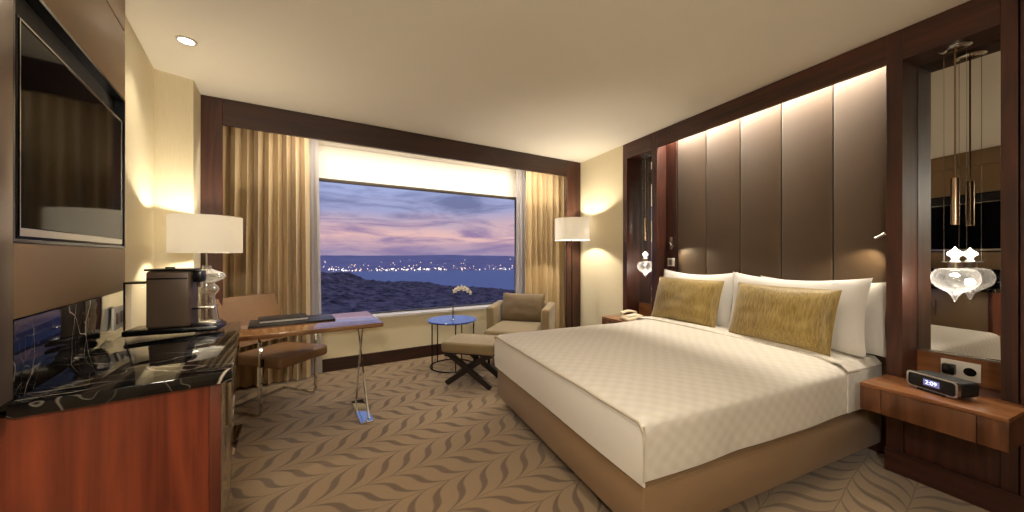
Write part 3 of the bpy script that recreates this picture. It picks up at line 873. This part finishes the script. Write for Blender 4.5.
# ------------------------------------------------------------------ nightstands
def nightstand(label, y0, y1):
    ns = thing('nightstand', label, 'nightstand', (XW-.002, (y0+y1)/2, 0), 0, 'wall-hung walnut nightstands')
    hw = (y1-y0)/2; D = .33; zb, zt = .445, .60
    boxes(((-D, -hw, zt-.02), (0, hw, zt)), bevel=.0025).build('top', M['wood_night_top'], ns)
    boxes(((-D+.02, -hw, zb), (0, hw, zt-.021))).build('case', M['wood_night'], ns, False)
    dw = .167
    for sg in (-1, 1):
        a, b = (-hw, -dw-.003) if sg < 0 else (dw+.003, hw)
        boxes(((-D, a, zb), (-D+.0195, b, zt-.021)), bevel=.0015).build('end_panel', M['wood_night'], ns)
    boxes(((-D, -dw, zb), (-D+.0195, dw, zt-.022)), bevel=.0015).build('drawer', M['wood_night'], ns)
    return ns
nightstand('wall-hung walnut nightstand carrying the clock radio', .561, 1.081)
nightstand('wall-hung walnut nightstand carrying the telephone beyond the bed', 2.99, 3.49)

# clock radio
cr = thing('clock_radio', 'black clock radio with silver edge on the near nightstand', 'clock radio', (2.905, .815, .601), math.atan2(-.94, -.35)+R(0))
# local: front faces -y
cr.rotation_euler = (0, 0, R(-90)-R(-20) - R(40))
W2 = .108
m = MB(); m.box((-W2, -.045, .012), (W2, .07, .088), .015, 4); m.build('body', M['black_matte'], cr)
m = MB()
def rr(w, h, r, n=6):
    out = []
    for cx, cz, a0 in ((w-r, h-r, 0), (-w+r, h-r, PI/2), (-w+r, -h+r, PI), (w-r, -h+r, 3*PI/2)):
        for k in range(n+1):
            a = a0+PI/2*k/n; out.append((cx+r*math.cos(a), cz+r*math.sin(a)))
    return out
o1 = rr(W2+.003, .043, .02); i1 = rr(W2-.006, .035, .016)
vo = [[m.bm.verts.new((x, yy, z+.05)) for x, z in o1] for yy in (-.064, -.046)]
vi = [[m.bm.verts.new((x, yy, z+.05)) for x, z in i1] for yy in (-.064, -.046)]
n = len(o1)
for k in range(n):
    l = (k+1) % n
    m.bm.faces.new((vo[0][k], vo[0][l], vo[1][l], vo[1][k])); m.bm.faces.new((vi[0][k], vi[1][k], vi[1][l], vi[0][l]))
    m.bm.faces.new((vo[0][k], vi[0][k], vi[0][l], vo[0][l])); m.bm.faces.new((vo[1][k], vo[1][l], vi[1][l], vi[1][k]))
m.build('silver_rim', M['silver'], cr)
m = MB()
fc = [[m.bm.verts.new((x, yy, z+.05)) for x, z in rr(W2-.007, .034, .015)] for yy in (-.060, -.046)]
m.bm.faces.new(fc[0]); m.bm.faces.new(fc[1][::-1])
for k in range(n): m.bm.faces.new((fc[0][k], fc[0][(k+1) % n], fc[1][(k+1) % n], fc[1][k]))
fa = m.build('front_face', M['black'], cr)
ds = boxes(((-.035, -.0625, .033), (.035, -.0605, .067)), bevel=.0006).build('display', M['led_back'], cr)
cv = bpy.data.curves.new('digits', 'FONT'); cv.body = '2:09'; cv.size = .03; cv.align_x = 'CENTER'; cv.align_y = 'CENTER'; cv.extrude = .0006
tmp = bpy.data.objects.new('tmp', cv); C.objects.link(tmp)
bpy.context.view_layer.update()
me = bpy.data.meshes.new_from_object(tmp.evaluated_get(bpy.context.evaluated_depsgraph_get()))
bpy.data.objects.remove(tmp)
me.materials.clear(); me.materials.append(M['led_digit'])
dg = bpy.data.objects.new('clock_digits', me); C.objects.link(dg); dg.parent = ds
dg.location = (0, -.0635, .050); dg.rotation_euler = (R(90), 0, 0)
boxes(((-.06, -.07, .0), (.06, .05, .0115)), bevel=.003).build('foot', M['black'], cr)
boxes(((-.05, -.062, .002), (.03, -.058, .010))).build('dock_lip', M['silver'], cr, False) if False else None

# sockets above nightstands
sk = thing('wall_socket', 'silver double socket with black plug behind the clock radio', 'socket', (XW+.189, .835, .674), 0)
boxes(((-.010, -.075, -.052), (0, .075, .052)), bevel=.002).build('plate', M['socket_silver'], sk)
m = MB(); m.lathe([(0, 0), (.022, 0), (.024, .002), (.024, .004), (0, .004)], seg=28)
for v in m.bm.verts: v.co = Vector((-.0105-v.co.z, v.co.x-.037, v.co.y))
m.build('outlet', M['black'], sk)
m = MB(); m.box((-.045, .012, -.03), (-.0105, .062, .03), .006); m.build('plug', M['black'], sk)
sk2 = thing('wall_socket', 'white socket on the back board by the telephone', 'socket', (XW+.189, 3.085, .674), 0)
boxes(((-.010, -.05, -.045), (0, .05, .045)), bevel=.002).build('plate', M['white_plastic'], sk2)
boxes(((-.013, -.02, -.02), (-.0105, .02, .02)), bevel=.0008).build('outlet', M['machine'], sk2)

# telephone
tp = thing('telephone', 'cream telephone on the far nightstand beside the bed', 'telephone', (2.86, 3.14, .601), R(-100))
m = MB(); m.box((-.09, -.10, 0), (.09, .10, .055), .018, 4)
for v in m.bm.verts:
    if v.co.z > .03: v.co.z += v.co.y*.18
m.build('body', M['cream_plastic'], tp)
m = MB()
pts = [(-.055+0*k, -.095+.19*k/12, .078+.022*math.sin(PI*k/12)) for k in range(13)]
m.sweep(pts, [(-.02, -.012), (.02, -.012), (.022, .004), (.012, .013), (-.012, .013), (-.022, .004)])
m.build('handset', M['cream_plastic'], tp)
boxes(((.0, -.06, .062), (.07, .05, .068)), bevel=.002).build('keypad', M['white_plastic'], tp).rotation_euler = (R(10), 0, 0)

# ------------------------------------------------------------------ pendants in the niches
def pendant(label, y):
    p = thing('pendant_lamp', label, 'pendant lamp', (3.14, y, 2.547), 0, 'glass niche pendants')
    m = MB(); m.lathe([(0, 0), (.062, 0), (.062, -.006), (.056, -.010), (0, -.010)], seg=40); m.build('canopy', M['chrome'], p)
    m = MB(); m.cyl((0, 0, -.0105), (0, 0, -.77), .004, seg=10); m.build('rod', M['brass'], p)
    m = MB(); m.lathe([(0, -.755), (.0155, -.755), (.0165, -.76), (.0165, -1.02), (.014, -1.022), (.012, -1.01), (0, -1.01)], seg=24); m.build('light_tube', M['brass'], p)
    for sg in (-1, 1):
        m = MB(); m.cyl((0, sg*.042, -.0105), (0, sg*.042, -1.235), .0011, seg=6); m.build('wire', M['silver'], p)
    m = MB(); m.cyl((0, -.05, -1.237), (0, .05, -1.237), .003, seg=8); m.build('crossbar', M['silver'], p)
    m = MB(); m.lathe([(0, -1.150), (.006, -1.160), (.014, -1.170), (.029, -1.182), (.031, -1.196), (.016, -1.208), (.012, -1.226), (.020, -1.2335), (0, -1.2335)], seg=24); m.build('bulb', M['frost_bulb'], p)  # glass finial lit from the tube above; its glow is painted emission
    m = MB(); m.lathe([(.026, -1.2405), (.026, -1.272), (.022, -1.272), (.022, -1.2405)], closed=True, seg=24); m.build('collar', M['nickel'], p)
    out = [(.024, -1.273), (.055, -1.275), (.078, -1.286), (.09, -1.308), (.0935, -1.333), (.089, -1.356), (.074, -1.380), (.048, -1.400), (.026, -1.416), (.014, -1.434), (.006, -1.458), (0, -1.465)]
    inn = [(max(0, r-.003), z+.004 if r < .02 else z) for r, z in out[::-1]]
    m = MB(); m.lathe(out, seg=40); g = m.build('glass_globe', M['blown'], p)
    return p
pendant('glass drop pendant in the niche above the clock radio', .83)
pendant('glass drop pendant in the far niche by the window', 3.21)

# reading lights and switch on the recess sides
def reading(label, y, side):
    # mounted on the inner cheek of the recess; side = +1 for the far cheek (faces -y)
    r = thing('reading_lamp', label, 'reading lamp', (3.135 if side > 0 else 3.12, y, 1.48), 0, 'chrome bedside reading lamps')
    s = -side
    if side > 0:
        boxes(((.030, -.05, -.07), (.049, -.025, .07)), bevel=.003).build('wall_plate', M['nickel'], r)
        m = MB(); m.cyl((.029, -.037, 0), (-.0, -.055, .0), .006, seg=10); m.build('arm', M['chrome'], r)
        m = MB(); m.cyl((.0, -.055, .012), (-.02, -.10, -.03), .010, .013, 14); m.build('lamp_head', M['chrome'], r)
    else:
        boxes(((-.03, .0005, -.07), (.03, .012, .07)), bevel=.003).build('wall_plate', M['nickel'], r)
        m = MB(); m.cyl((0, .0125, 0), (-.0, .03, .005), .006, seg=10); m.build('arm', M['chrome'], r)
        m = MB(); m.cyl((.0, .028, .012), (-.006, .072, -.022), .009, .012, 14); m.build('lamp_head', M['chrome'], r)
    return r
reading('chrome reading lamp on the wood strip beside the far pillow', 2.90, 1)
reading('chrome reading lamp peeking from the upright by the near pillow', 1.0865, -1)
sw = thing('light_switch', 'white switch plate on the wood strip above the far pillow', 'light switch', (3.184, 2.87, 1.27), 0)
boxes(((-.009, -.045, -.045), (0, .045, .045)), bevel=.002).build('plate', M['white_plastic'], sw)
boxes(((-.013, -.02, -.03), (-.0095, .02, .03)), bevel=.001).build('rocker', M['nickel'], sw)

# ------------------------------------------------------------------ ceiling downlights
def downlight(label, x, y, group=None):
    d = thing('downlight', label, 'downlight', (x, y, ZC-.001), 0, group)
    m = MB(); m.lathe([(.055, 0), (.055, -.006), (.04, -.006), (.04, 0)], closed=True, seg=32); m.build('trim_ring', M['white_plastic'], d)
    m = MB(); m.lathe([(0, -.001), (.0395, -.001), (.0395, -.0035), (0, -.0035)], seg=32); m.build('lens', M['downlight'], d)
    return d
downlight('small round downlight in the ceiling near the left wall', -1.03, 2.92)

# ------------------------------------------------------------------ the view outside
VY = Matrix.Rotation(R(-12), 3, 'Z')       # the view lies roughly along +y turned a little to the right
def vw(x, y, z): 
    v = VY @ Vector((x, y, z)); return v
def outside_mat(name, c1, c2, scale, rough=.9):
    m, nt, b = new_mat(name)
    f = nt.noise(nt.coord(), scale, 5, .65)
    pbsdf(b, nt, nt.ramp(f, [(0.35, c1), (0.68, c2)]), rough, spec=.1)
    return m
M['sea'] = None
m_, nt_, b_ = new_mat('dusk_sea')
pbsdf(b_, nt_, lin(140, 140, 168), .6)
bump(nt_, b_, nt_.noise(nt_.coord((1, .25, 1)), .08, 4), .4, 2.0); M['sea'] = m_
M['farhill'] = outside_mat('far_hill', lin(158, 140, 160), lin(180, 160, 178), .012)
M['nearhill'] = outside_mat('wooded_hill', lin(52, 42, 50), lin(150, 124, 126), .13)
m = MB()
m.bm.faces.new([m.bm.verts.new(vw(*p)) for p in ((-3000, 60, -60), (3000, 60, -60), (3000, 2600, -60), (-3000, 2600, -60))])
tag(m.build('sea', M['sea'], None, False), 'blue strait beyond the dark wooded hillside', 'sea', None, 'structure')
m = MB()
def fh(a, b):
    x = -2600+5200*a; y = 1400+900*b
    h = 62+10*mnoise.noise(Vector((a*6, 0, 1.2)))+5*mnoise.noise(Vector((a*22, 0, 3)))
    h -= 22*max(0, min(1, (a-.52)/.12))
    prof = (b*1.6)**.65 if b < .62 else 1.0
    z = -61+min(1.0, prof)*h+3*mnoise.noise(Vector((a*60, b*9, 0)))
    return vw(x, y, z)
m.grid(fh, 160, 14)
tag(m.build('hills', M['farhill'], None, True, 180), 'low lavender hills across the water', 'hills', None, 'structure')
m = MB()
def nh(a, b):
    x = -420+840*a; y = 70+330*b
    # skyline falls from left to right
    sky = -0.066 - .045*max(0, min(1, (a-.40)/.24))
    if a < .405: sky += .02*min(1, (.405-a)/.02)
    ztop = sky*400+1.35
    z = -30 + (ztop+30)*(b**.8)
    q = mnoise.noise(Vector((x*.02, y*.02, 0)))*3 + abs(mnoise.noise(Vector((x*.22, y*.22, 5))))*2.2 + mnoise.noise(Vector((x*.6, y*.6, 2)))*.9
    return vw(x, y, z + q*(.35+.65*min(1, b*1.5)))
m.grid(nh, 320, 130)
m.grid(lambda a, b: vw(-420+840*a, 400+30*b, nh(a, 1.0).z - 60*b), 320, 2)
tag(m.build('hillside', M['nearhill'], None, True, 180), 'dark wooded hillside below the window', 'hillside', None, 'structure')
# lights of the town on the far shore
M['city'] = emit('town_lights_warm', (1, .66, .40, 1), 1.0)
M['city_w'] = emit('town_lights_white', (1, .9, .78, 1), 1.6)
def lights(name, label, mat, n, fx, fz, sz, seed):
    rnd = random.Random(seed); m = MB()
    for k in range(n):
        x = fx(rnd); z = fz(rnd)
        y = 1388-rnd.random()*4
        s = sz*(.5+rnd.random())
        p = vw(x, y, z); bmesh.ops.create_icosphere(m.bm, subdivisions=1, radius=s, matrix=Matrix.Translation(p))
    tag(m.build(name, mat, None, False), label, 'town lights', None, 'stuff')
lights('town_lights', 'scattered orange lights of the town along the far shore', M['city'], 300, lambda r: r.uniform(-900, 900), lambda r: -58+abs(r.gauss(0, 15)), 1.5, 1)
lights('harbour_lights', 'bright white lights clustered at the harbour across the water', M['city_w'], 90, lambda r: r.choice((r.gauss(-190, 45), r.gauss(-40, 60), r.gauss(-380, 60), r.uniform(150, 480))), lambda r: -57+abs(r.gauss(0, 6)), 2.0, 2)

# ------------------------------------------------------------------ sky
wd = bpy.data.worlds.new('dusk'); S.world = wd; wd.use_nodes = True
nt = NT(wd.node_tree); wd.node_tree.nodes.clear()
tc = nt.n('ShaderNodeTexCoord')
sp = nt.n('ShaderNodeSeparateXYZ', {'Vector': tc.outputs['Generated']})
z = sp.outputs[2]
stretch = nt.n('ShaderNodeMapping', {'Vector': tc.outputs['Generated'], 'Scale': (2.2, 2.2, 13.0), 'Rotation': (0.0, .10, 0)})
cl = nt.noise(stretch.outputs[0], 2.6, 6, .58, .5)
cl2 = nt.noise(stretch.outputs[0], 1.1, 3, .5, .3)
zz = nt.math('ADD', z, nt.math('MULTIPLY', nt.math('SUBTRACT', cl2, .5), .10))
grad = nt.ramp(zz, [(0.0, lin(150, 132, 158)), (.018, lin(172, 144, 158)), (.045, lin(212, 170, 164)), (.085, lin(180, 156, 168)), (.13, lin(148, 148, 182)), (.22, lin(150, 166, 206)), (.5, lin(120, 142, 196)), (1.0, lin(110, 130, 184))])
dark = nt.ramp(zz, [(0.0, lin(128, 112, 146)), (.06, lin(140, 116, 148)), (.13, lin(104, 108, 142)), (.3, lin(112, 124, 166)), (1.0, lin(100, 118, 168))])
fac = nt.ramp(cl, [(.40, (0, 0, 0)), (.62, (1, 1, 1))])
col = nt.mix(fac, grad, dark)
bg = nt.n('ShaderNodeBackground', {'Color': col, 'Strength': 1.0})
out = nt.n('ShaderNodeOutputWorld', {'Surface': bg.outputs[0]})
SKY = bg

# ------------------------------------------------------------------ lamps
WARM = (1.0, .87, .68)
def light(kind, name, loc, energy, color=WARM, parent=None, rot=(0, 0, 0), **k):
    l = bpy.data.lights.new(name, kind); l.energy = energy; l.color = color
    for a, b in k.items(): setattr(l, a, b)
    o = bpy.data.objects.new(name, l); C.objects.link(o); o.location = loc; o.rotation_euler = rot
    if parent is not None: o.parent = parent
    return o
light('POINT', 'floor_lamp_light', (2.66, 4.06, 1.718), 26, shadow_soft_size=.03)
light('POINT', 'table_lamp_light', (-1.05, 3.31, DZ+.735), 16, shadow_soft_size=.03)
# LED strip in the cove above the headboard (hidden behind the lintel, pointing down)
light('AREA', 'headboard_cove_strip', (3.15, 2.0, 2.715), 38, (1, .90, .74), shape='RECTANGLE', size=.03, size_y=1.80)
# LED strip inside the window pelmet
c = ww(.95, -.44)
light('AREA', 'pelmet_strip', (c[0], c[1], 2.71), 36, (1, .92, .80), rot=(0, 0, WR), shape='RECTANGLE', size=3.3, size_y=.05)
# pendants: point light added in the globe, spot in the tube
for y, e in ((.83, 4.0), (3.21, 4.0)):
    light('POINT', 'pendant_light', (3.14, y, 2.547-1.36), e*.75, (1, .9, .76), shadow_soft_size=.02)  # added glow inside the globe, no source sits there
    light('SPOT', 'pendant_spot', (3.14, y, 2.547-1.036), 6, (1, .9, .76), spot_size=R(70), spot_blend=.6, shadow_soft_size=.01)
# reading lamps
for p, q in (((3.08, 2.84, 1.45), (3.20, 2.52, 1.20)), ((3.07, 1.12, 1.44), (3.20, 1.30, 1.20))):
    d = (Vector(q)-Vector(p)).to_track_quat('-Z', 'Y').to_euler()
    light('SPOT', 'reading_light', p, 6, (1, .84, .56), rot=d, spot_size=R(70), spot_blend=.7, shadow_soft_size=.008)
# beam of the modelled ceiling downlight
light('SPOT', 'downlight_beam', (-1.03, 2.92, ZC-.01), 20, spot_size=R(95), spot_blend=.7, shadow_soft_size=.04)
for i, (x, y) in enumerate(((.6, 1.1), (.35, .2), (1.6, .35), (1.5, -.7), (.35, -.7), (2.5, -.3))):  # out-of-view fill spots, added without fixtures
    light('SPOT', 'downlight_beam', (x, y, ZC-.01), 60 if i == 0 else 5, (1, .90, .76), spot_size=R(130), spot_blend=.8, shadow_soft_size=.04)

d = (Vector((1.1, 2.2, .4))-Vector((-.22, -.75, 2.1))).to_track_quat('-Z', 'Y').to_euler()
light('AREA', 'entry_hall_light', (-.22, -.75, 2.1), 28, (1, .91, .78), rot=d, shape='DISK', size=.35)  # added fill towards the bed foot, no visible lamp behind it

# ------------------------------------------------------------------ camera and view
cam = bpy.data.cameras.new('camera'); co = bpy.data.objects.new('camera', cam); C.objects.link(co)
cam.sensor_width = 36.0; cam.lens = 350/1024*36.0
cam.clip_start = .02; cam.clip_end = 6000
cam.shift_y = -1/1024
co.location = (0, 0, 1.35); co.rotation_euler = (R(90), 0, R(-23.5))
S.camera = co
S.view_settings.view_transform = 'Standard'; S.view_settings.look = 'None'
S.view_settings.gamma = 1.0; S.view_settings.exposure = 0.46; S.view_settings.use_curve_mapping = False
S.cycles.max_bounces = 10; S.cycles.diffuse_bounces = 5; S.cycles.glossy_bounces = 5
S.cycles.transmission_bounces = 8; S.cycles.transparent_max_bounces = 12
S.cycles.sample_clamp_indirect = 4.0
S.cycles.caustics_reflective = False; S.cycles.caustics_refractive = False
